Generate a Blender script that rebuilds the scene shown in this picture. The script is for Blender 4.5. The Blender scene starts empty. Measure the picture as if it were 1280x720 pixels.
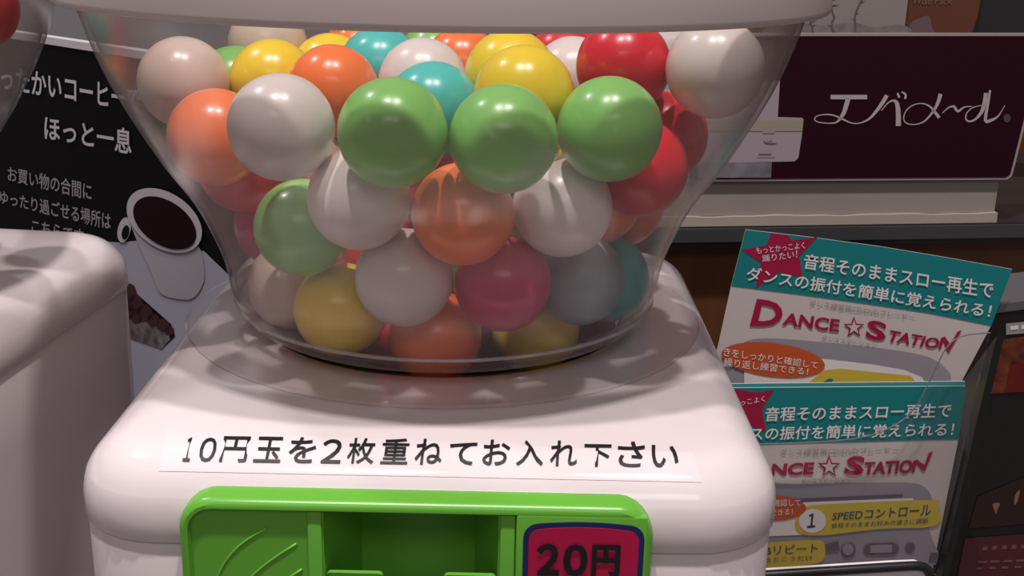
import bpy, bmesh, math, random
from mathutils import Vector, Matrix, noise
from mathutils.bvhtree import BVHTree
SC = bpy.context.scene
COL = SC.collection
random.seed(4)

# ------------------------------------------------------------------ camera
PITCH, ROLL, FPX = math.radians(17.0), math.radians(1.2), 1500.0
CAM = Vector((.024, 0, .387))
FWD = Vector((0, math.cos(PITCH), -math.sin(PITCH)))
_r0 = Vector((1, 0, 0)); _u0 = Vector((0, math.sin(PITCH), math.cos(PITCH)))
RIGHT = _r0*math.cos(ROLL) + _u0*math.sin(ROLL)
UP = -_r0*math.sin(ROLL) + _u0*math.cos(ROLL)
cd = bpy.data.cameras.new('camera'); cam = bpy.data.objects.new('camera', cd); COL.objects.link(cam)
cd.sensor_width = 36; cd.lens = 36*FPX/1280; cd.clip_start = .01
m = Matrix.Identity(4)
for i in range(3):
    m[i][0], m[i][1], m[i][2], m[i][3] = RIGHT[i], UP[i], -FWD[i], CAM[i]
cam.matrix_world = m
SC.camera = cam
SC.cycles.transparent_max_bounces = 32

# ------------------------------------------------------------------ light, exposure
SC.view_settings.view_transform = 'Standard'; SC.view_settings.look = 'None'
SC.view_settings.exposure = 0.28; SC.view_settings.gamma = 1; SC.view_settings.use_curve_mapping = False
W = bpy.data.worlds.new('store_air'); SC.world = W; W.use_nodes = True
W.node_tree.nodes['Background'].inputs[0].default_value = (.49, .42, .46, 1)
W.node_tree.nodes['Background'].inputs[1].default_value = .33
def area(name, loc, target, sx, sy, power, col=(1, .92, .90)):
    l = bpy.data.lights.new(name, 'AREA'); l.shape = 'RECTANGLE'; l.size = sx; l.size_y = sy; l.energy = power; l.color = col
    o = bpy.data.objects.new(name, l); COL.objects.link(o); o.location = loc
    o.rotation_euler = (Vector(target)-Vector(loc)).to_track_quat('-Z', 'Y').to_euler(); return o
area('ceiling_spot', (-.26, -.12, 2.35), (0, .4, .3), .07, .07, 21)
area('ceiling_spot', (.30, -.10, 2.35), (0, .4, .3), .07, .07, 21)
area('ceiling_panel', (.1, -1.9, 2.1), (0, .5, .25), 1.6, .5, 8)
area('ceiling_spot', (-1.3, .95, 2.3), (-.3, .4, .2), .12, .12, 12, (.93, .93, 1))

# ------------------------------------------------------------------ materials
def mat(name, col, rough=.5, spec=.5, coat=0, noise_amt=0, noise_scale=60, col2=None, bump=0, metal=0):
    M = bpy.data.materials.new(name); M.use_nodes = True; nt = M.node_tree; b = nt.nodes['Principled BSDF']
    b.inputs['Base Color'].default_value = (*col, 1); b.inputs['Roughness'].default_value = rough
    b.inputs['Specular IOR Level'].default_value = spec; b.inputs['Coat Weight'].default_value = coat
    b.inputs['Coat Roughness'].default_value = .05; b.inputs['Metallic'].default_value = metal
    if noise_amt or bump:
        tc = nt.nodes.new('ShaderNodeTexCoord'); n = nt.nodes.new('ShaderNodeTexNoise')
        n.inputs['Scale'].default_value = noise_scale; n.inputs['Detail'].default_value = 4
        nt.links.new(tc.outputs['Object'], n.inputs['Vector'])
        if noise_amt:
            mx = nt.nodes.new('ShaderNodeMix'); mx.data_type = 'RGBA'
            r = nt.nodes.new('ShaderNodeMapRange'); r.inputs[1].default_value = .5-.25; r.inputs[2].default_value = .75; r.inputs[4].default_value = noise_amt
            nt.links.new(n.outputs['Fac'], r.inputs[0]); nt.links.new(r.outputs[0], mx.inputs[0])
            mx.inputs[6].default_value = (*col, 1); mx.inputs[7].default_value = (*(col2 or [c*.7 for c in col]), 1)
            nt.links.new(mx.outputs[2], b.inputs['Base Color'])
        if bump:
            bp = nt.nodes.new('ShaderNodeBump'); bp.inputs['Strength'].default_value = bump; bp.inputs['Distance'].default_value = .001
            nt.links.new(n.outputs['Fac'], bp.inputs['Height']); nt.links.new(bp.outputs[0], b.inputs['Normal'])
    return M
def clear_mat(name, tint=(.93, .92, .92), haze=.05, f0=.045, gl=.03):
    """thin clear plastic: fresnel mirror over a see-through sheet with a little scratched haze"""
    M = bpy.data.materials.new(name); M.use_nodes = True; nt = M.node_tree; nt.nodes.clear(); N = nt.nodes.new; L = nt.links.new
    out = N('ShaderNodeOutputMaterial'); tr = N('ShaderNodeBsdfTransparent'); tr.inputs[0].default_value = (*tint, 1)
    df = N('ShaderNodeBsdfDiffuse'); df.inputs[0].default_value = (.62, .58, .58, 1)
    g = N('ShaderNodeBsdfGlossy'); g.inputs[1].default_value = gl; g.inputs[0].default_value = (.9, .88, .88, 1)
    lw = N('ShaderNodeLayerWeight'); lw.inputs[0].default_value = .5
    pw = N('ShaderNodeMath'); pw.operation = 'POWER'; pw.inputs[1].default_value = 4.5
    fr = N('ShaderNodeMath'); fr.operation = 'MULTIPLY_ADD'; fr.inputs[1].default_value = .9; fr.inputs[2].default_value = f0; fr.use_clamp = True
    L(lw.outputs['Facing'], pw.inputs[0]); L(pw.outputs[0], fr.inputs[0])
    a = N('ShaderNodeMixShader'); a.inputs[0].default_value = haze; b = N('ShaderNodeMixShader')
    L(tr.outputs[0], a.inputs[1]); L(df.outputs[0], a.inputs[2]); L(fr.outputs[0], b.inputs[0])
    L(a.outputs[0], b.inputs[1]); L(g.outputs[0], b.inputs[2]); L(b.outputs[0], out.inputs[0]); return M
WHITE = mat('glossy_white_plastic', (.77, .69, .70), .13, .5)
LIDM = mat('lid_white_plastic', (.58, .52, .49), .4)
GLOBE = clear_mat('clear_globe_plastic', (.95, .94, .94), .04, .036, .2)
FLANGE = clear_mat('clear_flange', (1, 1, 1), .0, .012, .1)
BEAD = clear_mat('frosted_bead', (.9, .88, .88), .35, .08, .2)
CLEAR = clear_mat('clear_acrylic', (1, 1, 1), .0, .035)
GREEN = mat('green_plastic', (.13, .43, .04), .3, .5)
HOP = mat('hopper_red', (.85, .12, .04), .5)
INK = mat('black_ink', (.006, .006, .008), .5)
TAPE = mat('glossy_label_tape', (.80, .725, .735), .08, .5)
MAG = mat('price_magenta', (.48, .006, .06), .35)
NAVY = mat('price_navy', (.012, .02, .11), .4)
TEAL = mat('print_teal', (.002, .19, .20), .45)
STARM = mat('print_crimson', (.33, .003, .045), .45)
PAPER = mat('leaflet_paper', (.55, .50, .485), .4)
PRW = mat('print_white', (.74, .70, .69), .5)
PRG = mat('print_grey_text', (.30, .27, .28), .5)
PRSIL = mat('print_silver', (.27, .25, .29), .4, noise_amt=.4, noise_scale=18, col2=(.35, .33, .37))
PRSILD = mat('print_dark_silver', (.12, .10, .13), .4)
PRY = mat('print_yellow', (.58, .44, .05), .45)
PRO = mat('print_orange', (.52, .085, .02), .45)
PRNAVY = mat('print_navy', (.01, .06, .12), .45)
BLACK = mat('black_plastic', (.012, .011, .012), .3)
POSTER = mat('poster_black', (.006, .005, .006), .5, .08)
POSTW = mat('poster_letters', (.55, .52, .55), .6, .1)
POSTG = mat('poster_dim_letters', (.30, .28, .30), .6, .1)
POSTT = mat('poster_tabletop', (.33, .33, .40), .6, .1, noise_amt=.6, noise_scale=9, col2=(.46, .44, .49))
POSTC = mat('poster_cup', (.42, .42, .46), .6, .1, noise_amt=.8, noise_scale=14, col2=(.27, .26, .27))
POSTRIM = mat('poster_cup_rim', (.50, .47, .50), .6, .1)
COFFEE = mat('poster_coffee', (.012, .003, .004), .5, .1)
BERRY = mat('poster_berries', (.06, .008, .014), .6, noise_amt=1, noise_scale=120, col2=(.02, .005, .008))
SPECK = mat('poster_speckle', (.03, .02, .025), .6, noise_amt=1, noise_scale=170, col2=(.22, .20, .20))
WOOD = None
BALLC = {'w': (.76, .68, .64), 'c': (.70, .56, .47), 'g': (.235, .56, .135), 'y': (.90, .66, .03), 'o': (.95, .20, .045),
         'r': (.68, .014, .03), 'm': (.58, .02, .11), 't': (.08, .55, .50), 'b': (.25, .34, .35)}
BALLM = {k: mat('gumball_'+k, v, .28, .5, .25, noise_amt=.35, noise_scale=55, col2=[c*.82 for c in v], bump=.02) for k, v in BALLC.items()}

# ------------------------------------------------------------------ helpers
def obj(name, verts, faces, material, parent=None, smooth=False, mats=None, fm=None):
    me = bpy.data.meshes.new(name); me.from_pydata([tuple(v) for v in verts], [], faces); me.validate()
    for x in (mats or [material]): me.materials.append(x)
    if fm:
        for p, i in zip(me.polygons, fm): p.material_index = i
    bm = bmesh.new(); bm.from_mesh(me); bmesh.ops.recalc_face_normals(bm, faces=bm.faces); bm.to_mesh(me); bm.free()
    if smooth:
        me.polygons.foreach_set('use_smooth', [True]*len(me.polygons))
        if smooth != True: me.set_sharp_from_angle(angle=math.radians(smooth))
    o = bpy.data.objects.new(name, me); COL.objects.link(o)
    if parent: o.parent = parent
    return o
def empty(name, loc=(0, 0, 0)):
    o = bpy.data.objects.new(name, None); COL.objects.link(o); o.location = loc; return o
def tag(o, label, cat, group=None):
    o['label'] = label; o['category'] = cat
    if group: o['group'] = group
    return o
def local(o):     # children are given in world coordinates; keep them so under a moved root
    return Matrix.Translation(-Vector(o.location))
def lathe(prof, n=96, closed=False, cx=0, cy=0):
    v = []; f = []; k = len(prof)
    for r, z in prof:
        for i in range(n):
            a = 2*math.pi*i/n; v.append((cx+r*math.cos(a), cy+r*math.sin(a), z))
    for j in range(k if closed else k-1):
        j2 = (j+1) % k
        for i in range(n):
            i2 = (i+1) % n; f.append((j*n+i, j*n+i2, j2*n+i2, j2*n+i))
    return v, f
def rrect(hx, hy, r, n=8):
    """rounded rectangle loop, 4*(n+1) points + straight subdivisions, ccw"""
    out = []; seg = 10
    cs = [(hx-r, hy-r, 0), (-hx+r, hy-r, 90), (-hx+r, -hy+r, 180), (hx-r, -hy+r, 270)]
    arcs = [[(cx+r*math.cos(math.radians(a0+90*i/n)), cy+r*math.sin(math.radians(a0+90*i/n))) for i in range(n+1)] for cx, cy, a0 in cs]
    for k in range(4):
        out += arcs[k]; a = arcs[k][-1]; b = arcs[(k+1) % 4][0]
        for i in range(1, seg): out.append((a[0]+(b[0]-a[0])*i/seg, a[1]+(b[1]-a[1])*i/seg))
    return out
def bridge(loops):
    v = []; f = []; n = len(loops[0])
    for l in loops: v += l
    for j in range(len(loops)-1):
        for i in range(n):
            i2 = (i+1) % n; f.append((j*n+i, j*n+i2, (j+1)*n+i2, (j+1)*n+i))
    return v, f, n
def join(*vf):
    V = []; F = []
    for v, f in vf:
        b = len(V); V += list(v); F += [tuple(i+b for i in q) for q in f]
    return V, F
def box(x0, x1, y0, y1, z0, z1):
    v = [(x, y, z) for x in (x0, x1) for y in (y0, y1) for z in (z0, z1)]
    return v, [(0, 1, 3, 2), (4, 6, 7, 5), (0, 4, 5, 1), (2, 3, 7, 6), (0, 2, 6, 4), (1, 5, 7, 3)]
def bevel(o, w, seg=3):
    bm = bmesh.new(); bm.from_mesh(o.data); bmesh.ops.bevel(bm, geom=bm.edges[:], offset=w, segments=seg, affect='EDGES', profile=.5)
    bm.to_mesh(o.data); bm.free(); o.data.polygons.foreach_set('use_smooth', [True]*len(o.data.polygons)); o.data.set_sharp_from_angle(angle=.6); return o
def ray(px, py): return FWD + RIGHT*((px-640)/FPX) + UP*((360-py)/FPX)
class Plane:
    """a real upright sheet: p0 a point on it, n its normal (towards the viewer)"""
    def __init__(s, px, py, zc, yaw):
        s.p = CAM + ray(px, py)*zc; a = math.radians(yaw)
        s.n = Vector((math.sin(a), -math.cos(a), 0))
    def at(s, px, py, off=0):
        d = ray(px, py); t = (s.p-CAM).dot(s.n)/d.dot(s.n); return CAM + d*t + s.n*off
def curve(pts, n=6, closed=True):
    out = []; k = len(pts)
    rng = range(k) if closed else range(k-1)
    g = (lambda i: pts[i % k]) if closed else (lambda i: pts[max(0, min(k-1, i))])
    for i in rng:
        p0, p1, p2, p3 = g(i-1), g(i), g(i+1), g(i+2)
        for j in range(n):
            t = j/n
            out.append(tuple(.5*((2*p1[c])+(-p0[c]+p2[c])*t+(2*p0[c]-5*p1[c]+4*p2[c]-p3[c])*t*t+(-p0[c]+3*p1[c]-3*p2[c]+p3[c])*t**3) for c in range(len(p1))))
    if not closed: out.append(tuple(pts[-1]))
    return out
def ell(cx, cy, a, b, tilt=0, n=40):
    t = math.radians(tilt); return [(cx+a*math.cos(u)*math.cos(t)-b*math.sin(u)*math.sin(t), cy+a*math.cos(u)*math.sin(t)+b*math.sin(u)*math.cos(t)) for u in [2*math.pi*i/n for i in range(n)]]
def star(cx, cy, R, r=None, rot=-90, n=5):
    r = r or R*.42; return [(cx+(R if i % 2 == 0 else r)*math.cos(math.radians(rot+36*i)), cy+(R if i % 2 == 0 else r)*math.sin(math.radians(rot+36*i))) for i in range(2*n)]
def flat(pl, polys, off):
    """printed areas on a sheet"""
    V = []; F = []
    for poly in polys:
        b = len(V); V += [pl.at(x, y, off) for x, y in poly]; F.append(tuple(range(b, b+len(poly))))
    return V, F
def printed(name, pl, polys, material, parent, off=.0004):
    v, f = flat(pl, polys, off)
    me = bpy.data.meshes.new(name); me.from_pydata([tuple(p) for p in v], [], f)
    bm = bmesh.new(); bm.from_mesh(me); bmesh.ops.triangulate(bm, faces=bm.faces[:], ngon_method='EAR_CLIP'); bm.to_mesh(me); bm.free()
    me.materials.append(material); o = bpy.data.objects.new(name, me); COL.objects.link(o); o.parent = parent
    if parent: o.matrix_parent_inverse = local(parent)
    return o
def sheet(name, pl, poly, thick, material, parent, off=0):
    """a sheet with real thickness behind its face"""
    n = len(poly); V = [pl.at(x, y, off) for x, y in poly]; V += [p - pl.n*thick for p in V]
    F = [tuple(range(n)), tuple(range(2*n-1, n-1, -1))]+[(i, i+n, (i+1) % n+n, (i+1) % n) for i in range(n)]
    o = obj(name, V, F, material, parent)
    if parent: o.matrix_parent_inverse = local(parent)
    return o
_tc = {}
def glyphs(s, bold=0):
    """the letters of a line as flat triangles in a unit box"""
    if (s, bold) in _tc: return _tc[(s, bold)]
    c = bpy.data.curves.new('line', 'FONT'); c.body = s; c.resolution_u = 3; c.offset = bold
    o = bpy.data.objects.new('line', c); COL.objects.link(o); bpy.context.view_layer.update()
    me = bpy.data.meshes.new_from_object(o.evaluated_get(bpy.context.evaluated_depsgraph_get()))
    v = [x.co.copy() for x in me.vertices]; f = [tuple(p.vertices) for p in me.polygons]
    COL.objects.unlink(o); bpy.data.objects.remove(o); bpy.data.curves.remove(c); bpy.data.meshes.remove(me)
    x0 = min(p.x for p in v); x1 = max(p.x for p in v); y0 = min(p.y for p in v); y1 = max(p.y for p in v)
    _tc[(s, bold)] = ([((p.x-x0)/(x1-x0), (p.y-y0)/max(1e-6, y1-y0)) for p in v], f); return _tc[(s, bold)]
def text_on(at, lines):
    """lines: (string, TL, TR, BL, BR, bold); at maps picture-plane coordinates to the surface"""
    V = []; F = []
    for s, TL, TR, BL, BR, bold in lines:
        v, f = glyphs(s, bold); b = len(V)
        for u, w in v:
            t = [TL[i]*(1-u)*w+TR[i]*u*w+BL[i]*(1-u)*(1-w)+BR[i]*u*(1-w) for i in (0, 1)]
            V.append(at(*t))
        F += [tuple(i+b for i in q) for q in f]
    return V, F
def lettering(name, pl, lines, material, parent, off=.0008):
    v, f = text_on(lambda x, y: pl.at(x, y, off), lines)
    o = obj(name, v, f, material, parent)
    if parent: o.matrix_parent_inverse = local(parent)
    return o
def ribbon(pts, n=5):
    """brush stroke polygon from (x, y, width)"""
    c = curve(pts, n, False); L = []; R = []
    for i, (x, y, w) in enumerate(c):
        a = c[max(0, i-1)]; b = c[min(len(c)-1, i+1)]; dx, dy = b[0]-a[0], b[1]-a[1]; q = math.hypot(dx, dy) or 1
        L.append((x-dy/q*w/2, y+dx/q*w/2)); R.append((x+dy/q*w/2, y-dx/q*w/2))
    return [[L[i], L[i+1], R[i+1], R[i]] for i in range(len(c)-1)]
def child(o, root): o.parent = root; o.matrix_parent_inverse = local(root); return o

BALLS = [('c', -0.088, 0.406, 0.3329),
    ('o', -0.0699, 0.3738, 0.3202),
    ('w', -0.0426, 0.3396, 0.3296),
    ('g', -0.0098, 0.3285, 0.3306),
    ('g', 0.0208, 0.3314, 0.329),
    ('g', 0.0512, 0.3449, 0.3301),
    ('y', -0.0607, 0.4202, 0.3313),
    ('o', -0.0369, 0.4007, 0.3318),
    ('w', -0.0078, 0.4106, 0.3337),
    ('t', -0.0023, 0.3807, 0.3292),
    ('y', 0.0264, 0.3626, 0.3367),
    ('y', 0.022, 0.3988, 0.3381),
    ('r', 0.0582, 0.3891, 0.3432),
    ('w', 0.0852, 0.3743, 0.3447),
    ('r', 0.0735, 0.4006, 0.3191),
    ('c', -0.0725, 0.4712, 0.3394),
    ('y', -0.0463, 0.458, 0.3303),
    ('t', -0.025, 0.4361, 0.3349),
    ('o', -0.0405, 0.4936, 0.3329),
    ('g', -0.0793, 0.4442, 0.3262),
    ('w', 0.0439, 0.4262, 0.3338),
    ('r', 0.0421, 0.4569, 0.336),
    ('t', 0.075, 0.4344, 0.3283),
    ('w', 0.081, 0.4612, 0.3423),
    ('o', 0.0034, 0.4619, 0.3333),
    ('g', -0.0087, 0.4902, 0.3327),
    ('g', -0.0418, 0.3643, 0.294),
    ('w', -0.0216, 0.3456, 0.3079),
    ('o', 0.009, 0.3451, 0.304),
    ('w', 0.0388, 0.356, 0.3042),
    ('o', 0.0519, 0.3975, 0.2975),
    ('o', 0.0631, 0.4251, 0.2897),
    ('m', -0.0608, 0.4184, 0.2812),
    ('r', -0.0679, 0.4008, 0.3054),
    ('r', 0.0634, 0.372, 0.3136),
    ('w', -0.0093, 0.3548, 0.2812),
    ('m', 0.0211, 0.3587, 0.2789),
    ('y', -0.0313, 0.3698, 0.2656),
    ('o', -0.0008, 0.371, 0.2564),
    ('y', 0.0322, 0.3924, 0.2525),
    ('b', 0.0457, 0.3769, 0.2754),
    ('t', 0.0569, 0.4046, 0.2677),
    ('c', -0.0513, 0.3932, 0.2663),
    ('r', -0.0197, 0.3949, 0.252),
    ('r', 0.007, 0.4101, 0.252),
    ('y', 0.0377, 0.4229, 0.252),
    ('r', -0.0388, 0.4191, 0.2523),
    ('w', 0.0188, 0.4251, 0.2762),
    ('g', 0.0163, 0.4704, 0.2677),
    ('y', -0.0107, 0.451, 0.291),
    ('o', 0.0311, 0.4732, 0.2945),
    ('r', -0.0258, 0.4012, 0.2816),
    ('c', -0.0155, 0.4413, 0.252),
    ('t', 0.0251, 0.4116, 0.3032),
    ('m', -0.0051, 0.4197, 0.2949),
    ('w', 0.0424, 0.4501, 0.2656),
    ('g', -0.0432, 0.447, 0.2646),
    ('y', -0.031, 0.4737, 0.2953),
    ('o', -0.0333, 0.4302, 0.2885),
    ('w', 0.0152, 0.4439, 0.252),
    ('g', 0.0036, 0.3928, 0.2777),
    ('y', 0.0545, 0.4535, 0.2981),
    ('o', -0.0144, 0.469, 0.2663),
    ('r', 0.0012, 0.4801, 0.2927),
    ('c', -0.0536, 0.4529, 0.2937),
    ('t', 0.0185, 0.4455, 0.2993)]
LABELS = {
 0: 'cream white gumball high on the left, leaning on the globe wall',
 1: 'orange gumball at the left globe wall, just left of the large front white one',
 2: 'large white gumball at the left end of the front row, beside the greens',
 3: 'leftmost of the three large green gumballs in the front row',
 4: 'middle one of the three large green gumballs in the front row',
 5: 'rightmost of the three large green gumballs in the front row, below the bright red one',
 6: 'yellow gumball in the upper left, peeking over the large front white one',
 7: 'bright orange gumball in the top layer, right above the large front white and green ones',
 8: 'white gumball in the top layer behind the turquoise one',
 9: 'turquoise gumball wedged between the left and middle front green ones',
 10: 'bright yellow gumball resting on the middle and right front green ones',
 11: 'yellow gumball directly behind the other bright yellow one, under the lid',
 12: 'bright red gumball in the top layer above the right front green one',
 13: 'white gumball at the upper right, leaning on the globe wall beside the bright red one',
 14: 'red gumball below the upper right white one, deeper against the right wall',
 15: 'cream gumball far back at the upper left, cut off by the lid edge',
 16: 'yellow gumball far back under the lid, left of the far teal one',
 17: 'teal gumball far back under the lid, behind the bright orange one',
 18: 'orange gumball sliver far back, between the far yellow and far teal ones',
 19: 'green gumball sliver far back between the cream and yellow ones on the left',
 20: 'white gumball peeking out between the yellow pair and the bright red one',
 21: 'red gumball sliver far back under the lid, right of the yellow pair',
 22: 'teal speck of a gumball between the bright red and upper right white ones',
 23: 'white gumball sliver far back between the bright red and upper right white ones',
 24: 'orange gumball far back under the lid, left of the yellow pair',
 25: 'green gumball sliver far back under the lid, right of the far teal one',
 26: 'pale green gumball in the second row at the left, below the orange one',
 27: 'white gumball in the second row below the left front green one',
 28: 'dull orange gumball in the middle of the second row, between two white ones',
 29: 'white gumball in the second row below the gap of the two right green ones',
 30: 'orange gumball half hidden right of the second row white one',
 31: 'orange gumball low at the right wall, above the teal one',
 32: 'magenta gumball at the left wall, mostly hidden behind the pale green one',
 33: 'red gumball at the left wall under the orange one',
 34: 'large dark red gumball at the right wall, just below the right front green one',
 35: 'white gumball in the third row, between the yellow and magenta ones',
 36: 'dark pink magenta gumball in the third row, right of the low white one',
 37: 'yellow gumball near the bottom left of the globe',
 38: 'orange gumball at the very bottom front of the globe',
 39: 'yellow gumball near the bottom right, under the magenta one',
 40: 'grey blue gumball low on the right, beside the magenta one',
 41: 'teal gumball low at the right wall, behind the grey blue one',
 42: 'cream gumball low at the left wall, left of the bottom yellow one',
 43: 'red gumball at the bottom, left of the bottom orange one',
 44: 'red gumball at the bottom, right of the bottom orange one',
 45: 'yellow gumball at the bottom, hidden behind the grey blue and lower right yellow ones',
 47: 'white sliver of a gumball behind the second row orange and white ones',
 50: 'orange speck of a gumball between the middle and right front green ones',
 51: 'red sliver of a gumball between the second row white and the low white ones',
 53: 'teal speck of a gumball under the middle front green one',
 54: 'magenta sliver of a gumball below the left front green one',
 60: 'green sliver of a gumball between the low white and magenta ones',
 61: 'yellow speck of a gumball right of the middle front green one',
 62: 'orange speck of a gumball left of the second row orange one',
 64: 'cream sliver of a gumball between the large front white and left front green ones',
}
CNAME = {'w': 'white', 'c': 'cream', 'g': 'green', 'y': 'yellow', 'o': 'orange', 'r': 'red', 'm': 'magenta', 't': 'teal', 'b': 'grey blue'}
LEFTB = [('r', -30, 10, .44, 'dark red gumball high in the left machine, at the photo edge'), ('t', -62, 98, .42, 'teal gumball below the red one in the left machine')]

# ------------------------------------------------------------------ setting
def structure(name, v, f, material):
    o = obj(name, v, f, material); o['kind'] = 'structure'; return o
FLOORM = mat('counter_grey', (.10, .085, .08), .5, noise_amt=.4, noise_scale=20)
WALLG = mat('wall_grey', (.20, .195, .205), .7, noise_amt=.3, noise_scale=12, bump=.1)
WALLD = mat('wall_dark', (.025, .02, .02), .7, noise_amt=.4, noise_scale=6)
structure('floor', *box(-2.2, 2.2, -.6, 1.62, -.05, 0), FLOORM)
structure('wall_back', *box(-2.2, 2.2, 1.60, 1.66, 0, 1.6), WALLG)

# ------------------------------------------------------------------ gumball machine
MX, MY = .0022, .4025            # centre of the body
HX, HY, RC, RT = .0975, .1185, .026, .0165
GX, GY, ZB = 0.0, .415, .2525
ZT, ZS = .25, .2268            # top of the cover, seam
def body_loop(inset, z):
    return [(MX+x, MY+y, z) for x, y in rrect(HX-inset, HY-inset, max(.004, RC-inset))]
def cut_recess(o):
    bm = bmesh.new(); bm.from_mesh(o.data)
    for co, no in (((-.0255, 0, 0), (1, 0, 0)), ((.0235, 0, 0), (1, 0, 0)), ((0, 0, .2400), (0, 0, 1)), ((0, 0, .197), (0, 0, 1))):
        bmesh.ops.bisect_plane(bm, geom=bm.verts[:]+bm.edges[:]+bm.faces[:], plane_co=co, plane_no=no)
    dead = [f for f in bm.faces if -.0255 < f.calc_center_median().x < .0235 and f.calc_center_median().y < .31 and .197 < f.calc_center_median().z < .2400]
    bmesh.ops.delete(bm, geom=dead, context='FACES'); bm.to_mesh(o.data); bm.free()
root = empty('gumball_machine', (MX, MY, 0))
tag(root, 'white gumball machine in the middle with clear globe, green coin panel and price sticker', 'gumball machine')
# cover: seam lip, side, rounded shoulder, flat top with a round opening
loops = [body_loop(.0022, ZS), body_loop(.0004, ZS+.0004), body_loop(0, ZS+.0010)]
for k in range(13):
    a = math.pi/2*k/12
    loops.append(body_loop(RT*(1-math.cos(a)), ZT-RT+RT*math.sin(a)))
top = loops[-1]
def hole(r, z): return [(GX+r*math.cos(t), GY+r*math.sin(t), z) for t in [math.atan2(p[1]-GY, p[0]-GX) for p in top]]
loops += [hole(.071, ZT), hole(.0645, ZT), hole(.0635, ZT-.001), hole(.0625, ZT-.004)]
v, f, n = bridge(loops)
cover = child(obj('top_cover', v, f, WHITE, None, smooth=50), root)
bvh_src = bmesh.new(); bvh_src.from_mesh(cover.data); BVH = BVHTree.FromBMesh(bvh_src)
def on_cover(off):
    def at(px, py):
        h, nn, i, d = BVH.ray_cast(CAM, ray(px, py).normalized())
        nn = nn if nn.dot(ray(px, py)) < 0 else -nn
        return h + nn*off
    return at
loops = [body_loop(.0035, ZS+.0003), body_loop(.0014, ZS), body_loop(.0009, ZS-.0012), body_loop(.0010, .18), body_loop(.0016, .10), body_loop(.0022, .012), body_loop(.004, .004), body_loop(.010, 0)]
v, f, n = bridge(loops); f.append(tuple(range(len(loops)*n-1, (len(loops)-1)*n-1, -1)))
lower = child(obj('lower_body', v, f, WHITE, None, smooth=50), root)
cut_recess(cover); cut_recess(lower)
# hopper under the globe
v, f = lathe([(.0622, ZT-.001), (.0622, ZT-.0045), (.045, ZB-.0185), (.0, ZB-.0185), (.0, ZB-.0200), (.046, ZB-.0200), (.0622, ZT-.0065)], 64)
child(obj('hopper', v, f, HOP, None, smooth=40), root)
# globe: clear wall with a foot flange
PR = [(.0646, 0), (.0695, .002), (.0731, .006), (.0756, .013), (.0771, .022), (.0806, .032), (.0868, .045), (.0957, .058), (.1038, .072), (.1104, .085), (.1154, .098), (.1183, .108), (.1188, .112)]
sm = curve(PR, 4, False); inn = []
for i, (r, z) in enumerate(sm):
    a = sm[max(0, i-1)]; b = sm[min(len(sm)-1, i+1)]; d = math.hypot(b[0]-a[0], b[1]-a[1])
    t = .0017
    inn.append((r-(b[1]-a[1])/d*t, z+(b[0]-a[0])/d*t))
outer = [(r, z+ZB-.0008) for r, z in sm]; inner = [(r, z+ZB-.0008) for r, z in inn if z < .112]
v, f = lathe(outer+inner[::-1], 128, True, GX, GY)
globe = child(obj('globe', v, f, GLOBE, None, smooth=70), root)
v, f = lathe([(.0665, ZT+.0003), (.0900, ZT+.0003), (.0912, ZT+.0006), (.0915, ZT+.0012), (.0910, ZT+.0018), (.0895, ZT+.0016), (.0665, ZT+.0014)], 128, True, GX, GY)
flange = child(obj('globe_flange', v, f, FLANGE, None, smooth=50), root)
v, f = lathe([(.0738+.0009*math.cos(math.radians(a)), ZB+.0066+.0006*math.sin(math.radians(a))) for a in range(0, 360, 45)], 128, True, GX, GY)
child(obj('base_bead', v, f, BEAD, None, smooth=True), root)
# lid ring and unseen clear top, added to let ceiling light reach gumballs
ZL = .3612
v, f = lathe([(.1150, ZL+.001), (.1248, ZL), (.1256, ZL+.0006), (.1258, ZL+.002), (.1255, ZL+.022), (.1235, ZL+.029), (.119, ZL+.0325), (.113, ZL+.033), (.1105, ZL+.030), (.1100, ZL+.006)], 128, True, GX, GY)
lid = child(obj('lid_ring', v, f, LIDM, None, smooth=50), root)
v, f = lathe([(.1103, ZL+.0305), (.09, ZL+.038), (.05, ZL+.044), (0, ZL+.046), (0, ZL+.0445), (.05, ZL+.0425), (.09, ZL+.0365), (.1103, ZL+.0290)], 96, False, GX, GY)
child(obj('lid_light_window', v, f, CLEAR, None, smooth=50), root)
# coin panel
PF, PB = .2790, .2900          # front face, where it meets the body
def ploop(inset, y, x0=-.0616, x1=.0622, z0=.150, z1=.2430, r=.009):
    cx, cz = (x0+x1)/2, (z0+z1)/2
    return [(cx+x, y, cz+z) for x, z in rrect((x1-x0)/2-inset, (z1-z0)/2-inset, max(.002, r-inset), 6)]
def sub(x0, x1, z0, z1, r, y, inset=0): return ploop(inset, y, x0, x1, z0, z1, r)
parts = []
lp = [ploop(0, PB), ploop(0, PF+.0022), ploop(.0006, PF+.0007), ploop(.0016, PF), ploop(.0026, PF), ploop(.0032, PF+.0016)]
v, f, n = bridge(lp); parts.append((v, f))
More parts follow.
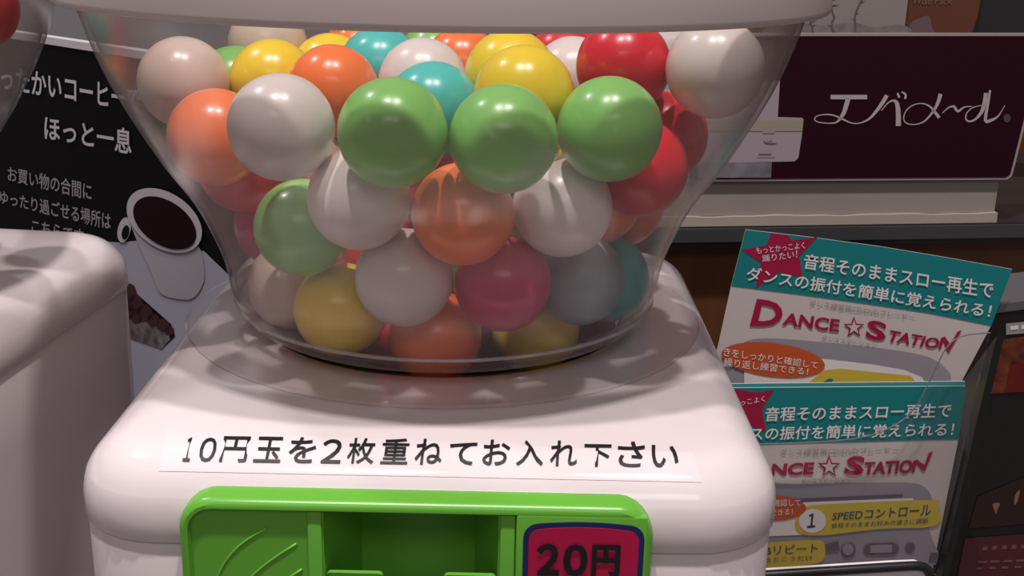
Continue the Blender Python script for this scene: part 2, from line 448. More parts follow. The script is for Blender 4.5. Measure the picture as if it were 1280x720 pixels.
# face behind the rim with the recess cut through: strips around the opening
YF = PF+.0016; xa, xd = -.0585, .0589; zt, zb_ = .2403, .1552
O0, O1_ = -.0238, .0218        # sides of the opening
def slab(x0, x1, z0, z1, y0, y1): parts.append(box(x0, x1, y0, y1, z0, z1))
slab(xa, O0, zb_, zt, YF, PB); slab(O1_, xd, zb_, zt, YF, PB)
slab(O0, O1_, .2398, zt, YF, PB); slab(O0, O1_, zb_, .1985, YF, PB)
v, f = join(*parts)
panel = child(obj('coin_panel', v, f, GREEN, None, smooth=35), root)
for x0, x1 in ((O0-.0042, O0-.0004), (O1_+.0004, O1_+.0044)):
    child(bevel(obj('opening_rib', *box(x0, x1, PF+.0008, YF+.001, zb_, zt-.0005), GREEN), .0005, 2), root)
# the recess: slanting walls and a deep floor
fr = [(O0, YF+.001, .2398), (O1_, YF+.001, .2398), (O1_, YF+.001, .1985), (O0, YF+.001, .1985)]
bk = [(-.0170, .304, .2380), (.0150, .304, .2380), (.0150, .304, .2000), (-.0170, .304, .2000)]
v = fr+bk; f = [(0, 1, 5, 4), (1, 2, 6, 5), (2, 3, 7, 6), (3, 0, 4, 7), (4, 5, 6, 7)]
child(obj('coin_recess', v, f, GREEN), root)
for x0, x1 in ((O0+.0004, -.0085), (.0075, O1_-.0004)):
    child(bevel(obj('recess_ledge', *box(x0, x1, PF+.0016, .2815,   .2010, .2218), GREEN), .0012, 3), root)
# embossed leaf lines on the left field
V, F = [], []
def tube(pts, r, n=8):
    c = [Vector(p) for p in pts]; v = []; f = []
    for i, p in enumerate(c):
        t = (c[min(i+1, len(c)-1)]-c[max(0, i-1)]).normalized(); a = t.cross(Vector((0, 1, 0))); a = a.normalized() if a.length > 1e-4 else Vector((1, 0, 0)); b = t.cross(a)
        for k in range(n):
            q = 2*math.pi*k/n; v.append(p+a*r*math.cos(q)+b*r*math.sin(q))
    for i in range(len(c)-1):
        for k in range(n): f.append((i*n+k, i*n+(k+1) % n, (i+1)*n+(k+1) % n, (i+1)*n+k))
    f += [tuple(range(n)), tuple(range(len(v)-1, len(v)-n-1, -1))]
    return v, f
tb = []
for x0, z0, x1, z1 in ((-.0535, .216, -.0385, .2345), (-.0530, .205, -.0310, .2300), (-.0470, .200, -.0298, .2225), (-.0400, .198, -.0296, .2130)):
    tb.append(tube([(x0+(x1-x0)*t-.0022*math.sin(t*math.pi), YF, z0+(z1-z0)*t+.0014*math.sin(t*math.pi)) for t in [i/8 for i in range(9)]], .00035))
child(obj('leaf_relief', *join(*tb), GREEN, None, smooth=True), root)
child(bevel(obj('sticker_seat', *join(box(O1_+.0046, .0604, PF-.0002, YF+.001, .158, .2405)), GREEN), .0006, 2), root)
# price sticker
def pz(x0, x1, z0, z1, r, y, crown=0):
    pts = ploop(0, y, x0, x1, z0, z1, r); cx = (x0+x1)/2; hw = (x1-x0)/2
    return [(x, yy, z+crown*(1-((x-cx)/hw)**2) if z > (z0+z1)/2 else z) for x, yy, z in pts]
def plate(name, lp, th, material, up):
    n = len(lp); v = lp+[(x, y+th, z) for x, y, z in lp]
    return child(obj(name, v, [tuple(range(n)), tuple(range(2*n-1, n-1, -1))]+[(i, i+n, (i+1) % n+n, (i+1) % n) for i in range(n)], material), up)
YS = PF-.0005
stk = plate('price_sticker', pz(.0283, .0597, .178, .2378, .0035, YS, .0012), .0004, NAVY, root); stk['label'] = 'magenta price sticker with dark blue border'
face = plate('price_field', pz(.0297, .0583, .1794, .2364, .0026, YS-.0002, .0012), .0003, MAG, stk)
V = []; F = []
for ch, u0, u1 in (('２', .0318, .0378), ('０', .0388, .0452), ('円', .0462, .0536)):
    v, f = glyphs(ch, .04); b = len(V); V += [(u0+u*(u1-u0), YS-.0006, .2236+w*.0094) for u, w in v]; F += [tuple(i+b for i in q) for q in f]
v, f = V, F
child(obj('price_lettering', V, F, INK), stk)
# instruction tape on the shoulder
at = on_cover(.00015); nx, nz = 60, 10; TL, TR, BL, BR = (208, 537), (866, 567), (198, 589), (877, 603)
V = []
for j in range(nz+1):
    for i in range(nx+1):
        u, w = i/nx, j/nz
        V.append(at(*[TL[k]*(1-u)*(1-w)+TR[k]*u*(1-w)+BL[k]*(1-u)*w+BR[k]*u*w for k in (0, 1)]))
F = [(j*(nx+1)+i, j*(nx+1)+i+1, (j+1)*(nx+1)+i+1, (j+1)*(nx+1)+i) for j in range(nz) for i in range(nx)]
tape = child(obj('instruction_label', V, F, TAPE, None, smooth=True), root); tape['label'] = 'clear tape label with black lettering'
s = '10円玉を2枚重ねてお入れ下さい'
w = [.5, .6]+[1]*3+[.75]+[1]*10; x = 0; tot = sum(w); L = []
X0, X1 = 223, 852
def yb(x): return 577.5+(x-227)*(585.5-577.5)/(620)
hts = {'1': 27, '0': 27, '2': 27}
for ch, ww in zip(s, w):
    a = X0+(X1-X0)*x/tot; b = X0+(X1-X0)*(x+ww)/tot; x += ww; p = (b-a); a2, b2 = a+p*.10, b-p*.10; h = 31 if ch not in hts else 29
    k = 7*(1-(a-X0)/(X1-X0))*1.0; y0 = yb(a); y1 = yb(b)
    if ch == '1': a2 += 3; b2 -= 5
    if ch in 'てい下': h -= 4
    L.append(({'1': '１', '0': '０', '2': '２'}.get(ch, ch), (a2+k, y0-h), (b2+k, y1-h), (a2, y0), (b2, y1), .010))
at2 = on_cover(.0005)
v, f = text_on(at2, L)
child(obj('label_lettering', v, f, INK), tape)

# ------------------------------------------------------------------ second machine on the left: same make, copied
DX, DY = -.2660, .022
left = empty('gumball_machine', (MX+DX, MY+DY, 0)); left.rotation_euler.z = math.radians(-6)
tag(left, 'white gumball machine cut off by the left edge beside the black coffee poster', 'gumball machine')
for ch in list(root.children):
    if ch.name.split('.')[0] in ('instruction_label', 'label_lettering', 'globe_flange'): continue
    c = ch.copy(); COL.objects.link(c); c.parent = left; c.matrix_parent_inverse = ch.matrix_parent_inverse.copy()
    if not c.name.startswith(('globe', 'lid', 'base', 'hopper')): c.scale.x = 1.10
    for g_ in ch.children:
        d_ = g_.copy(); COL.objects.link(d_); d_.parent = c; d_.matrix_parent_inverse = g_.matrix_parent_inverse.copy()

# ------------------------------------------------------------------ gumballs
def ball_mesh(kind, seed, mt):
    bm = bmesh.new(); bmesh.ops.create_uvsphere(bm, u_segments=40, v_segments=24, radius=.0153)
    for q in bm.verts:
        d = q.co.normalized(); q.co *= 1 + .006*noise.noise(d*1.7+Vector((seed, 0, 0))) - .004 + (-.0035 if abs(d.z) < .04 else 0)
    me = bpy.data.meshes.new('gumball'); bm.to_mesh(me); bm.free(); me.materials.append(mt)
    me.polygons.foreach_set('use_smooth', [True]*len(me.polygons)); return me
BM = {k: ball_mesh(k, i*3.1, BALLM[k]) for i, k in enumerate(BALLC)}
def ball(k, x, y, z, label, group='gumballs in the clear globe'):
    o = bpy.data.objects.new('gumball', BM[k]); COL.objects.link(o); o.location = (x, y, z)
    o.rotation_euler = (random.uniform(-.6, .6), random.uniform(-.6, .6), random.uniform(0, 6))
    return tag(o, label, 'gumball', group)
for i, (k, x, y, z) in enumerate(BALLS):
    ball(k, x, y, z, LABELS.get(i, CNAME[k]+' gumball buried inside the heap, hidden behind the front layers'))
for k, px, py, zc, lab in LEFTB:
    p = CAM + ray(px, py)*zc; ball(k, p.x, p.y, p.z, lab, 'gumballs in the left machine'); LEFTP = globals().get('LEFTP', []) + [p]
for k, x, y, z in BALLS:        # the rest of that heap, beyond the photo edge
    p = Vector((x-.2647, y+.0219, z)); q = p-CAM; pxr = 640+FPX*(q.dot(RIGHT)+.0165)/q.dot(FWD)
    if pxr < 0 and z < .335 and all((p-o_).length > .031 for o_ in LEFTP):
        ball(k, p.x, p.y, p.z, CNAME[k]+' gumball in the left machine, beyond the left photo edge', 'gumballs in the left machine')

# ------------------------------------------------------------------ coffee poster (left, behind)
PP = Plane(200, 300, .70, -41)
po = empty('coffee_poster', PP.at(200, 640)); po.location.z = 0
tag(po, 'black poster with white Japanese lettering and a coffee cup, standing behind the two machines', 'poster')
def pv(px, z):      # foot of the sheet below a picture point
    p = PP.at(px, 300); return Vector((p.x, p.y, z))
a, b = PP.at(-60, 38), PP.at(420, 90.5)
def upright(name, px0, px1, z0, z1, off, th, material, parent, pl):
    p, q = pl.at(px0, 300), pl.at(px1, 300); d = pl.n
    v = []
    for o_ in (off, off-th):
        for pt, z in ((p, z0), (q, z0), (q, z1), (p, z1)): v.append(Vector((pt.x, pt.y, z))+d*o_)
    return child(obj(name, v, [(0, 1, 2, 3), (7, 6, 5, 4), (0, 4, 5, 1), (1, 5, 6, 2), (2, 6, 7, 3), (3, 7, 4, 0)], material), parent)
zt = PP.at(76, 57.5).z
upright('sheet', -90, 470, 0, zt, 0, .004, POSTER, po, PP)
upright('top_rail', -90, 470, zt, zt+.0045, .001, .007, mat('rail_white', (.62, .56, .58), .4), po, PP)
printed('tabletop_picture', PP, [[(100, 299), (150, 303), (178, 300), (232, 309), (256, 314), (284, 341), (330, 380), (330, 560), (100, 560)]], POSTT, po, .0004)
printed('berry_backdrop', PP, [[(100, 330), (154, 352), (162, 358), (215, 405), (220, 420), (203, 436), (168, 424), (100, 400)]], POSTER, po, .0006)
printed('berry_speckle', PP, [[(150, 396), (180, 398), (212, 416), (214, 424), (203, 436), (168, 424), (150, 415)]], SPECK, po, .0007)
printed('berries', PP, [ell(163, 366, 9, 12), ell(170, 380, 10, 12), ell(182, 391, 10, 11), ell(172, 395, 8, 9), ell(193, 400, 8, 8), ell(205, 406, 8, 8), ell(213, 413, 6, 6), ell(160, 388, 9, 12)], BERRY, po, .0008)
printed('cup_body', PP, [curve([(162, 262), (166, 284), (178, 312), (193, 346), (202, 366), (222, 373), (243, 372), (256, 352), (256, 330), (252, 312), (240, 300), (200, 280)], 5)], POSTC, po, .0008)
printed('cup_handle', PP, [[p for p in ell(157, 287, 8, 16, 12)]], POSTRIM, po, .0010)
printed('cup_handle_gap', PP, [ell(159, 290, 4.5, 9, 12)], POSTER, po, .0012)
printed('cup_rim', PP, [ell(208, 275, 52, 34, 34)], POSTRIM, po, .0014)
printed('coffee', PP, [ell(209, 278, 44, 27, 34)], COFFEE, po, .0017)
lettering('headline_lettering', PP, [('あったかいコーヒーで', (-18, 78), (178, 110), (-18, 108), (178, 142), .018),
    ('ほっと一息', (57, 143), (166, 161), (57, 174), (166, 193), .018)], POSTW, po)
lettering('small_lettering', PP, [('お買い物の合間に', (11, 207), (116, 229), (11, 226), (116, 251), .014),
    ('ゆったり過ごせる場所は', (1, 237), (140, 266), (1, 254), (140, 288), .014), ('こちらです', (41, 274), (106, 287), (41, 290), (106, 305), .014)], POSTG, po)

# ------------------------------------------------------------------ wooden shelf (right, behind)
SP = Plane(1140, 135, .80, 8)
p0 = SP.at(1090, 135); ex = Vector((SP.n.y*-1, SP.n.x, 0)); ey = -SP.n       # along the shelf, into the shelf
def sbox(name, u0, u1, d0, d1, z0, z1, material, parent, bev=0):
    v = []
    for u in (u0, u1):
        for d in (d0, d1):
            for z in (z0, z1):
                q = p0 + ex*u + ey*d; v.append(Vector((q.x, q.y, z)))
    o = obj(name, v, box(0, 1, 0, 1, 0, 1)[1], material)
    if bev: bevel(o, bev, 2)
    return child(o, parent)
WOODM = bpy.data.materials.new('brown_wood'); WOODM.use_nodes = True; nt = WOODM.node_tree; bs = nt.nodes['Principled BSDF']
tc = nt.nodes.new('ShaderNodeTexCoord'); mp = nt.nodes.new('ShaderNodeMapping'); mp.inputs['Scale'].default_value = (30, 30, 3); ns = nt.nodes.new('ShaderNodeTexNoise'); ns.inputs['Scale'].default_value = 1.5; ns.inputs['Detail'].default_value = 6
cr = nt.nodes.new('ShaderNodeValToRGB'); cr.color_ramp.elements[0].color = (.055, .018, .006, 1); cr.color_ramp.elements[1].color = (.16, .058, .018, 1)
for a_, b_ in ((tc.outputs['Object'], mp.inputs[0]), (mp.outputs[0], ns.inputs['Vector']), (ns.outputs['Fac'], cr.inputs[0]), (cr.outputs[0], bs.inputs['Base Color'])): nt.links.new(a_, b_)
bs.inputs['Roughness'].default_value = .45
zs = SP.at(1060, 281).z
sh = empty('display_shelf', (p0.x, p0.y, 0)); tag(sh, 'brown wooden display shelf with a dark board, behind the leaflets', 'shelf')
sbox('back_panel', -.26, .60, .26, .28, 0, .62, WOODM, sh)
sbox('shelf_board', -.26, .60, .0, .26, zs-.014, zs, mat('shelf_dark', (.025, .022, .023), .35), sh)
sbox('edge_strip', -.26, .60, -.003, 0, zs-.010, zs-.001, mat('shelf_edge', (.05, .05, .052), .25), sh)
sbox('lower_panel', -.26, .60, .015, .03, 0, zs-.014, WOODM, sh)
sbox('side_panel', -.285, -.26, .0, .28, 0, .62, WOODM, sh); sbox('side_panel', .60, .625, .0, .28, 0, .62, WOODM, sh)
# cream box with the maroon sign
zb = SP.at(1060, 227).z
cb = empty('display_box', p0 + ey*.05); cb.location.z = zs
tag(cb, 'cream cardboard box on the shelf, below the maroon sign', 'box')
CREAM = mat('cream_card', (.29, .255, .225), .6, noise_amt=.3, noise_scale=25); CREAMD = mat('cream_card_edge', (.37, .33, .285), .6)
u1 = (SP.at(1249, 250)-p0).dot(ex)
zl = SP.at(1060, 269.5).z
sbox('carton', -.16, u1, .004, .12, zl, zb, CREAM, cb)
# base sheet whose torn edge undulates
pts = [(-.16+(u1+.001+.16)*i/40, zl+.0003*math.sin(i*.5)+.0002*math.sin(i*1.3)) for i in range(41)]
V = []; F = []
for d in (.001, .12):
    for u, z in pts:
        q = p0+ex*u+ey*d; V += [(q.x, q.y, zs), (q.x, q.y, z)]
n = len(pts)
for i in range(n-1):
    a = 2*i; F += [(a, a+2, a+3, a+1), (2*n+a, 2*n+a+1, 2*n+a+3, 2*n+a+2), (a+1, a+3, 2*n+a+3, 2*n+a+1), (a, 2*n+a, 2*n+a+2, a+2)]
F += [(0, 1, 2*n+1, 2*n), (2*n-2, 4*n-2, 4*n-1, 2*n-1)]
child(obj('base_sheet', V, F, CREAMD), cb)
# maroon sign
MAR = mat('sign_maroon', (.022, .003, .008), .4, .12); MBORD = mat('sign_border', (.32, .27, .28), .4)
sg = empty('brand_sign', SP.at(1090, 224)); tag(sg, 'dark maroon sign with white script lettering, standing in front of the cream box', 'sign')
out = [(862, 41.5), (1306, 41.5), (1303, 70), (1267, 213), (1265, 220), (1259, 224.5), (862, 227)]
sheet('sign_board', SP, out, .003, MBORD, sg)
printed('maroon_field', SP, [[(862, 45), (1302, 45), (1299, 70), (1264, 212), (1262, 218), (1257, 221.5), (862, 224)]], MAR, sg, .0004)
printed('jar_picture', SP, [[(872, 100), (974.5, 100), (971.7, 146), (1002, 147), (1004, 149), (1001.7, 170), (997.5, 197), (993, 201.5), (915, 203), (872, 203)]], mat('jar_white', (.33, .28, .31), .5), sg, .0007)
printed('jar_band', SP, [[(872, 151), (1003.3, 150), (1001.6, 163.5), (872, 164)]], mat('jar_cream', (.30, .26, .20), .5), sg, .0010)
printed('landscape_picture', SP, [[(872, 203), (964.3, 202.5), (963.2, 221.6), (872, 222)]], mat('landscape_grey', (.26, .23, .26), .5, noise_amt=1, noise_scale=60, col2=(.08, .07, .08)), sg, .0009)
printed('jar_marks', SP, [[(953, 163.6), (968, 163.6), (968, 165.3), (953, 165.3)], ell(960, 175, 6, 3), ell(963, 177, 8, 1.5), [(948, 189), (964, 188), (963, 192), (948, 192)], [(946, 194), (968, 194), (968, 195.2), (946, 195.2)]], PRG, sg, .0013)
z5 = lambda s: [(1000+x/4.5, y/4.5, w/4.5) for x, y, w in s]
strokes = [[(170, 545, 25), (270, 545, 25), (375, 545, 25)], [(268, 552, 26), (258, 590, 26), (240, 640, 22), (205, 685, 10), (150, 692, 6), (90, 682, 6), (82, 660, 6), (120, 645, 6), (180, 646, 8), (235, 668, 10), (285, 690, 7), (330, 692, 6), (385, 668, 12), (430, 620, 18), (465, 570, 22), (486, 535, 22)],
    [(455, 622, 5), (490, 580, 7), (520, 565, 12), (542, 580, 22), (550, 640, 27), (550, 708, 29)], [(545, 522, 10), (556, 548, 14)], [(568, 516, 8), (590, 530, 12), (588, 556, 12)],
    [(787, 527, 22), (775, 570, 20), (750, 620, 14), (700, 678, 9), (650, 698, 6), (600, 694, 6), (580, 668, 6), (592, 625, 6), (630, 592, 6), (680, 581, 6), (725, 596, 10), (760, 635, 16), (780, 662, 18)],
    [(797, 636, 4), (830, 606, 8), (862, 597, 12), (872, 612, 14), (888, 624, 14), (920, 602, 8), (962, 597, 5)],
    [(1042, 522, 22), (1036, 570, 22), (1020, 625, 20), (985, 668, 12), (950, 682, 10), (930, 668, 8), (935, 635, 6), (965, 606, 6), (1005, 594, 5), (1035, 592, 4)],
    [(1066, 506, 12), (1054, 580, 15), (1040, 676, 18), (1075, 674, 16), (1108, 655, 9), (1132, 622, 5), (1148, 592, 3)]]
printed('script_lettering', SP, [q for s in strokes for q in ribbon(z5(s))], mat('sign_letter', (.42, .36, .38), .4), sg, .0008)
printed('registered_mark', SP, [ell(1258, 147.5, 4.5, 5.5)], mat('sign_dim', (.075, .045, .055), .4), sg, .0008)
# picture cards behind the sign
BP = Plane(1140, 20, .90, 8)
def card(name, label, cat, poly, material, off=0):
    e = empty(name, BP.at(sum(p[0] for p in poly)/len(poly), 190, off)); e.location.z = zs; tag(e, label, cat)
    sheet('card', BP, poly, .003, material, e, off); return e
WINT = mat('winter_photo', (.27, .235, .225), .5, noise_amt=.5, noise_scale=9, col2=(.18, .155, .15))
c1 = card('photo_card', 'greyish winter tree photo card behind the maroon sign, left of the brown package', 'photo', [(960, -60), (1138, -60), (1123, 60), (1118, 126), (960, 126)], WINT, .006)
tw = []
rr = random.Random(3)
for bx in (1040, 1066, 1013):
    x, y = bx, 46
    while y > -20:
        nx_, ny_ = x+rr.uniform(-3, 3.4), y-rr.uniform(4, 8); tw.append([(x-1.2, y), (x+1.2, y), (nx_+1, ny_), (nx_-1, ny_)])
        if rr.random() < .7:
            s_ = rr.choice((-1, 1)); tw.append([(x, y), (x+s_*rr.uniform(4, 11), y-rr.uniform(1, 6)), (x+s_*2, y-2.5)])
        x, y = nx_, ny_
printed('bare_trees', BP, tw, mat('twig_grey', (.10, .085, .085), .6), c1, .0064)
printed('far_treeline', BP, [curve([(962, 30), (1000, 28), (1030, 31), (1060, 27), (1090, 33), (1124, 30), (1122, 44), (962, 44)], 4)], mat('treeline', (.15, .125, .13), .6, noise_amt=.9, noise_scale=140, col2=(.24, .20, .205)), c1, .0062)
c2 = card('brown_package', 'brown package with faint pale lettering behind the maroon sign', 'package', [(1128, -60), (1236, -60), (1221, 21), (1213, 44), (1200, 126), (1112, 126), (1122, 30)], mat('package_brown', (.115, .037, .016), .45, noise_amt=.3, noise_scale=14), .001)
lettering('package_lettering', BP, [('Wise Pack', (1140, -4), (1190, -4), (1138, 5), (1188, 5), 0)], mat('package_pale', (.20, .10, .07), .5), c2, .0018)
printed('package_picture', BP, [curve([(1134, 42), (1138, 28), (1150, 22), (1160, 20), (1164, 34), (1167, 46), (1140, 50)], 4)], mat('package_lilac', (.13, .085, .095), .5), c2, .0015)
card('dark_card', 'dark grey card behind the right end of the maroon sign', 'card', [(1212, -60), (1360, -60), (1360, 126), (1200, 126)], mat('card_dark', (.022, .021, .022), .5, noise_amt=.6, noise_scale=10, col2=(.012, .010, .011)), -.006)

# ------------------------------------------------------------------ leaflets in their holder
def leaflet(label, pl, paper, band, starp, starlines, head, sub_, title, titlestar, sub2, picture, dark, white, yellow, oval, ovaltext, extra):
    e = empty('leaflet', pl.at(paper[2][0]-100, paper[2][1])); tag(e, label, 'leaflet', 'dance player leaflets')
    sheet('paper', pl, paper, .0006, PAPER, e)
    printed('header_band', pl, [band], TEAL, e, .0003)
    if starp: printed('star_badge', pl, [starp], STARM, e, .0005)
    lettering('header_lettering', pl, head+(starlines or []), PRW, e, .0009)
    if title:
        lettering('title_lettering', pl, title, STARM, e, .0006)
        st = titlestar; printed('title_star', pl, [star(st[0], st[1], st[2], st[2]*.42)], STARM, e, .0006); printed('title_star_fill', pl, [star(st[0], st[1], st[2]*.68, st[2]*.27)], PAPER, e, .0008)
        lettering('small_lettering', pl, sub_+sub2, PRG, e, .0006)
        printed('player_picture', pl, [picture], PRSIL, e, .0003)
        if dark: printed('player_slot', pl, dark, PRSILD, e, .0006)
        printed('player_window', pl, white, PRW, e, .0007)
        printed('yellow_caption', pl, yellow, PRY, e, .0009)
        printed('orange_badge', pl, [oval], PRO, e, .0011)
        lettering('badge_lettering', pl, ovaltext, PRW, e, .0014)
        extra(e, pl)
    return e
LB = Plane(1080, 400, .675, 0); LF = Plane(1060, 600, .645, 3)
H1, H2 = '音程そのままスロー再生で', 'ダンスの振付を簡単に覚えられる！'
O1, O2 = 'きをしっかりと確認して', '繰り返し練習できる！'
def exb(e, pl): printed('teal_mark', pl, [[(1028, 477), (1036, 472), (1041, 473), (1037, 482), (1028, 484)]], TEAL, e, .0011)
leaflet('tilted teal and white leaflet standing behind, its right end drooping', LB,
    [(932, 287), (1010, 296), (1100, 308), (1190, 323), (1265, 336.5), (1239, 407), (1195, 490), (1120, 655), (905, 655), (880, 500), (898, 430), (914, 357)],
    [(932, 287), (1010, 296), (1100, 308), (1190, 323), (1265, 336.5), (1239, 407), (1160, 391), (1080, 379), (1000, 368), (914, 357)],
    [(963, 291), (984, 293.5), (990, 300), (1022, 296), (999, 320), (1003, 346), (974, 340), (944, 360), (951, 328), (927, 312), (958, 306)],
    [('もっとかっこよく', (944, 309), (1005, 302), (946, 317), (1006, 310), 0), ('踊りたい！', (952, 319), (996, 312), (953, 327), (996, 322), 0)],
    [(H1, (1006, 316), (1242, 352), (1003, 335), (1240, 373), .012), (H2, (934, 332), (1240, 380), (932, 350), (1236, 397), .012)],
    [('ダンス練習用CD/DVDプレーヤー', (1012, 374), (1143, 393), (1011, 382), (1142, 400), 0)],
    [('D', (946, 373), (980, 378), (937, 407), (976, 408), .03), ('ANCE', (981, 390), (1050, 399), (977, 406), (1048, 415), .03), ('S', (1085, 398), (1109, 404), (1081, 422), (1106, 427), .03), ('TATIO', (1113, 412), (1176, 423), (1107, 426), (1171, 436), .03),
     ('N', (1176, 422), (1202, 412), (1172, 435), (1186, 440), .03)], (1067, 409, 14), [('ダンスステーション', (1027, 419), (1096, 428), (1026, 426), (1095, 435), 0)],
    curve([(900, 470), (925, 432), (950, 423), (1000, 425), (1100, 435), (1160, 446), (1185, 464), (1188, 478), (1180, 500), (900, 500)], 4), None,
    [[(930, 460), (1030, 448), (1090, 455), (1130, 462), (1152, 471), (1158, 482), (1150, 500), (930, 500)]],
    [[(1012, 476), (1030, 462), (1050, 460), (1138, 469), (1145, 478), (1140, 492), (1012, 490)]],
    ell(966, 449, 65, 21, 7), [(O1, (905, 433), (1022, 451), (904, 444), (1021, 460), .004), (O2, (905, 446), (1010, 459), (904, 457), (1009, 468), .004)], exb)
def exf(e, pl):
    printed('number_disc', pl, [ell(1015, 650, 17, 15, -4)], PRW, e, .0011)
    lettering('caption_lettering', pl, [('１', (1010, 641), (1020, 640), (1008, 659), (1018, 658), .03), ('SPEEDコントロール', (1041, 639), (1164, 629), (1039, 649), (1162, 643), .008),
        ('音程そのままお好みの速さに調節', (1039, 653), (1160, 646), (1038, 659), (1159, 653), 0), ('ABリピート', (945, 682), (1022, 678), (945, 693), (1021, 689), .006), ('なるとこうだけ', (945, 696), (1015, 693), (945, 702), (1015, 699), 0)], PRNAVY, e, .0012)
    printed('player_buttons', pl, [[(1031, 679), (1047, 675), (1049, 686), (1032, 688)], ell(1060, 686, 9, 9), ell(1088, 685, 9, 7), ell(1114, 684, 9, 7), [(1088, 678), (1114, 677), (1114, 691), (1088, 692)], ell(1137, 683, 6, 6)], PRSILD, e, .0011)
    printed('button_tops', pl, [ell(1059, 685, 7, 7.5), [(1087, 680), (1114, 679), (1114, 689), (1087, 690)]], PRSIL, e, .0013)
    printed('dark_panel', pl, [[(930, 712), (1025, 705), (1070, 703), (1139, 700), (1139, 710), (930, 722)]], BLACK, e, .0011)
fp = [(880, 485), (1207, 482.5), (1198, 549), (1168, 700), (1139, 846), (880, 850)]
fargs = dict(band=[(880, 485), (1207, 482.5), (1197.5, 549), (1100, 551), (957, 555), (880, 557)],
    starp=[(920, 478+8), (945, 490), (967, 487), (952, 512), (958, 540), (930, 528), (905, 545), (905, 510), (890, 500)],
    starlines=[('もっとかっこよく', (890, 505), (955, 494), (891, 512), (956, 501), 0)])
leaflet('front teal and white leaflet in the clear holder, showing a yellow speed caption', LF, fp, fargs['band'], fargs['starp'], fargs['starlines'],
    [(H1, (957, 508), (1190, 503), (955, 526), (1187, 521), .012), (H2, (899, 534), (1193, 527), (897, 551), (1190, 544), .012)],
    [('ダンス練習用CD/DVDプレーヤー', (975, 561), (1123, 558), (974, 569), (1122, 566), 0)],
    [('D', (905, 569), (940, 569), (898, 600), (933, 598), .03), ('ANCE', (945, 580), (1018, 577), (942, 595), (1016, 593), .04), ('S', (1060, 569), (1082, 570), (1053, 593), (1078, 594), .04), ('TATIO', (1081, 577), (1142, 574), (1078, 593), (1139, 591), .04), ('N', (1141, 576), (1166, 563), (1139, 590), (1156, 588), .03)],
    (1036, 583, 15), [('ダンスステーション', (1001, 598), (1063, 597), (1001, 604), (1062, 603), 0)],
    curve([(900, 611), (1000, 605), (1100, 603), (1143, 604), (1160, 613), (1166, 632), (1161, 660), (1152, 715), (900, 730)], 4),
    [[(900, 627), (1030, 621), (1128, 617), (1128, 620), (1030, 625), (900, 632)], [(900, 668), (985, 660), (985, 663), (900, 671)], [(1163, 690), (1175, 690), (1172, 702), (1160, 702)]],
    [[(900, 632), (1030, 626), (1140, 622), (1146, 632), (1140, 640), (1000, 668), (900, 672)]],
    [curve([(998, 640), (1012, 631), (1080, 627), (1165, 624), (1172, 630), (1170, 656), (1100, 660), (1030, 668), (1000, 666), (993, 655)], 3), curve([(930, 680), (960, 677), (1020, 674), (1030, 680), (1028, 700), (1000, 706), (930, 712)], 3)],
    ell(963, 634, 44, 16, 0), [(O1, (905, 625), (1000, 622), (905, 633), (1000, 631), .004), (O2, (912, 637), (990, 634), (912, 645), (990, 642), .004)], exf)
LM = Plane(1060, 600, .6475, 3)
second = empty('leaflet', LM.at(1040, 846)); tag(second, 'second teal leaflet, only its top edge showing just behind the front one', 'leaflet', 'dance player leaflets')
sheet('paper', LM, [(880, 480), (1206, 476.5), (1196, 549), (1139, 844), (880, 848)], .0006, PAPER, second)
printed('header_band', LM, [[(880, 480), (1206, 476.5), (1195.5, 549), (880, 556)]], mat('band_edge_teal', (.03, .30, .31), .4), second, .0003)
# holder
LH = Plane(1060, 600, .635, 3)
hd = empty('leaflet_holder', LH.at(1060, 852)); hd.location.z = 0; tag(hd, 'clear acrylic leaflet holder with a scooped front and black side', 'leaflet holder')
scoop = [(880, 556), (950, 555), (1010, 553), (1062, 549), (1100, 540), (1128, 525), (1146, 506), (1160, 480), (1172, 455), (1182, 436), (1194, 424), (1212, 418), (1238, 416), (1165, 730), (1133, 862), (880, 866)]
sheet('front_panel', LH, scoop, .0015, CLEAR, hd)
rim = [LH.at(x, y, .0002) for x, y in curve(scoop[:13], 4, False)]
child(obj('scoop_edge', *tube(rim, .00035, 6), mat('acrylic_edge', (.16, .15, .16), .15)), hd)
a, b = LH.at(1238, 416), LH.at(1135, 862)
def side(name, pts, depth, th, material, pl):
    V = []
    nx_ = Vector((-pl.n.y, pl.n.x, 0))
    for t in (0, th):
        for x, y in pts: V.append(pl.at(x, y)+nx_*t)
        for i, (x, y) in enumerate(pts[::-1]): V.append(pl.at(x, y)-pl.n*depth+nx_*t-Vector((0, 0, .05 if i == len(pts)-1 else 0)))
    k = 2*len(pts)
    return child(obj(name, V, [tuple(range(k)), tuple(range(2*k-1, k-1, -1))]+[(i, (i+1) % k, (i+1) % k+k, i+k) for i in range(k)], material), hd)
side('side_panel', [(1246, 420), (1210, 575), (1175, 728), (1144, 862)], .042, .004, BLACK, LH)
# small white case with black rim in front of the leaflets
KP = Plane(1060, 705, .59, 3)
kc = empty('player_case', KP.at(1060, 800)); tag(kc, 'white case with a black rim at the bottom, in front of the leaflets', 'case')
kpoly = [(880, 722), (960, 718)]+[(1040, 713), (1120, 708), (1148, 707), (1158, 711), (1163, 719), (1164, 735), (1140, 850), (880, 860)]
sheet('shell', KP, kpoly, .006, PRW, kc)
child(obj('rim', *tube([KP.at(x, y, .0003) for x, y in curve(kpoly[:9], 4, False)], .0024, 8), BLACK, None, smooth=True), kc)
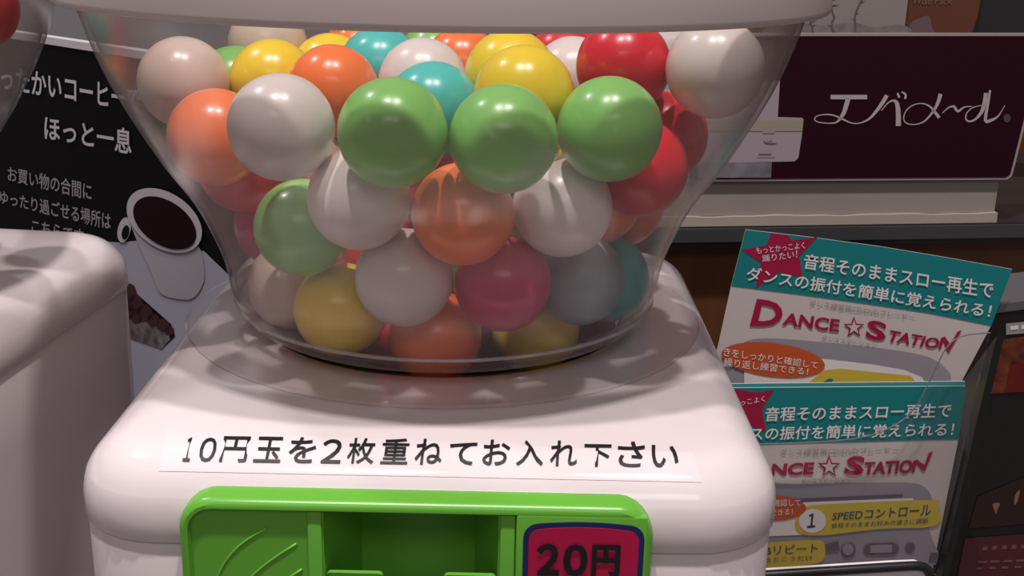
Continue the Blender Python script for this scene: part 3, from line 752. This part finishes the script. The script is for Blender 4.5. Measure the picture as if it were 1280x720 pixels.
# packaged goods at the right edge
DP = Plane(1260, 560, .705, 3)
g = empty('boxed_goods', DP.at(1290, 860)); g.location.z = 0; tag(g, 'black boxed goods with red and gold print at the right edge, beside the leaflet holder', 'package')
sheet('case', DP, [(1243, 388), (1330, 378), (1330, 860), (1146, 868), (1200, 600)], .05, mat('goods_black', (.014, .011, .011), .18), g)
sheet('top_edge', DP, [(1243, 380), (1330, 370), (1330, 379), (1242, 391)], .05, mat('goods_edge', (.10, .095, .10), .3), g, .001)
printed('white_tag', DP, [[(1257, 404), (1330, 397), (1330, 412), (1257, 418)]], PRG, g, .0006)
printed('white_tag_bars', DP, [[(1262, 407), (1272, 406), (1272, 411), (1262, 412)], [(1276, 406), (1300, 404), (1300, 409), (1276, 411)]], PRW, g, .0009)
printed('red_gold_print', DP, [[(1246, 424), (1330, 415), (1330, 486), (1235, 492)]], mat('red_gold', (.05, .008, .006), .3, noise_amt=1, noise_scale=150, col2=(.20, .05, .015)), g, .0006)
printed('red_print', DP, [[(1262, 455), (1290, 452), (1290, 488), (1256, 490)]], mat('red_print', (.16, .006, .006), .3, noise_amt=1, noise_scale=160, col2=(.08, .01, .01)), g, .0009)
printed('champagne_glints', DP, [curve([(1240, 629), (1249, 628), (1246, 636), (1244, 642), (1242, 636)], 3), curve([(1268, 618), (1274, 612), (1271, 626), (1267, 630)], 3)], mat('glint_champagne', (.22, .12, .07), .3), g, .0009)  # champagne light glints painted as small flat patches
printed('brown_picture', DP, [[(1222, 620), (1330, 575), (1330, 650), (1210, 660)]], mat('brown_pic', (.035, .013, .009), .3, noise_amt=.9, noise_scale=25, col2=(.015, .01, .01)), g, .0006)
printed('maroon_print', DP, [[(1206, 672), (1330, 664), (1330, 760), (1186, 770)]], mat('maroon_print', (.085, .018, .028), .3, noise_amt=.5, noise_scale=30), g, .0006)
printed('faint_print', DP, [[(1228+12*i, 682-.6*i), (1234+12*i, 682-.6*i), (1233+12*i, 687-.6*i), (1227+12*i, 687-.6*i)] for i in range(5)]+[[(1222+16*i, 700-.6*i), (1233+16*i, 700-.6*i), (1232+16*i, 703-.6*i), (1221+16*i, 703-.6*i)] for i in range(4)]+[[(1220+16*i, 708-.6*i), (1228+16*i, 708-.6*i), (1227+16*i, 711-.6*i), (1219+16*i, 711-.6*i)] for i in range(4)], mat('faint_pink', (.16, .07, .08), .4), g, .0009)
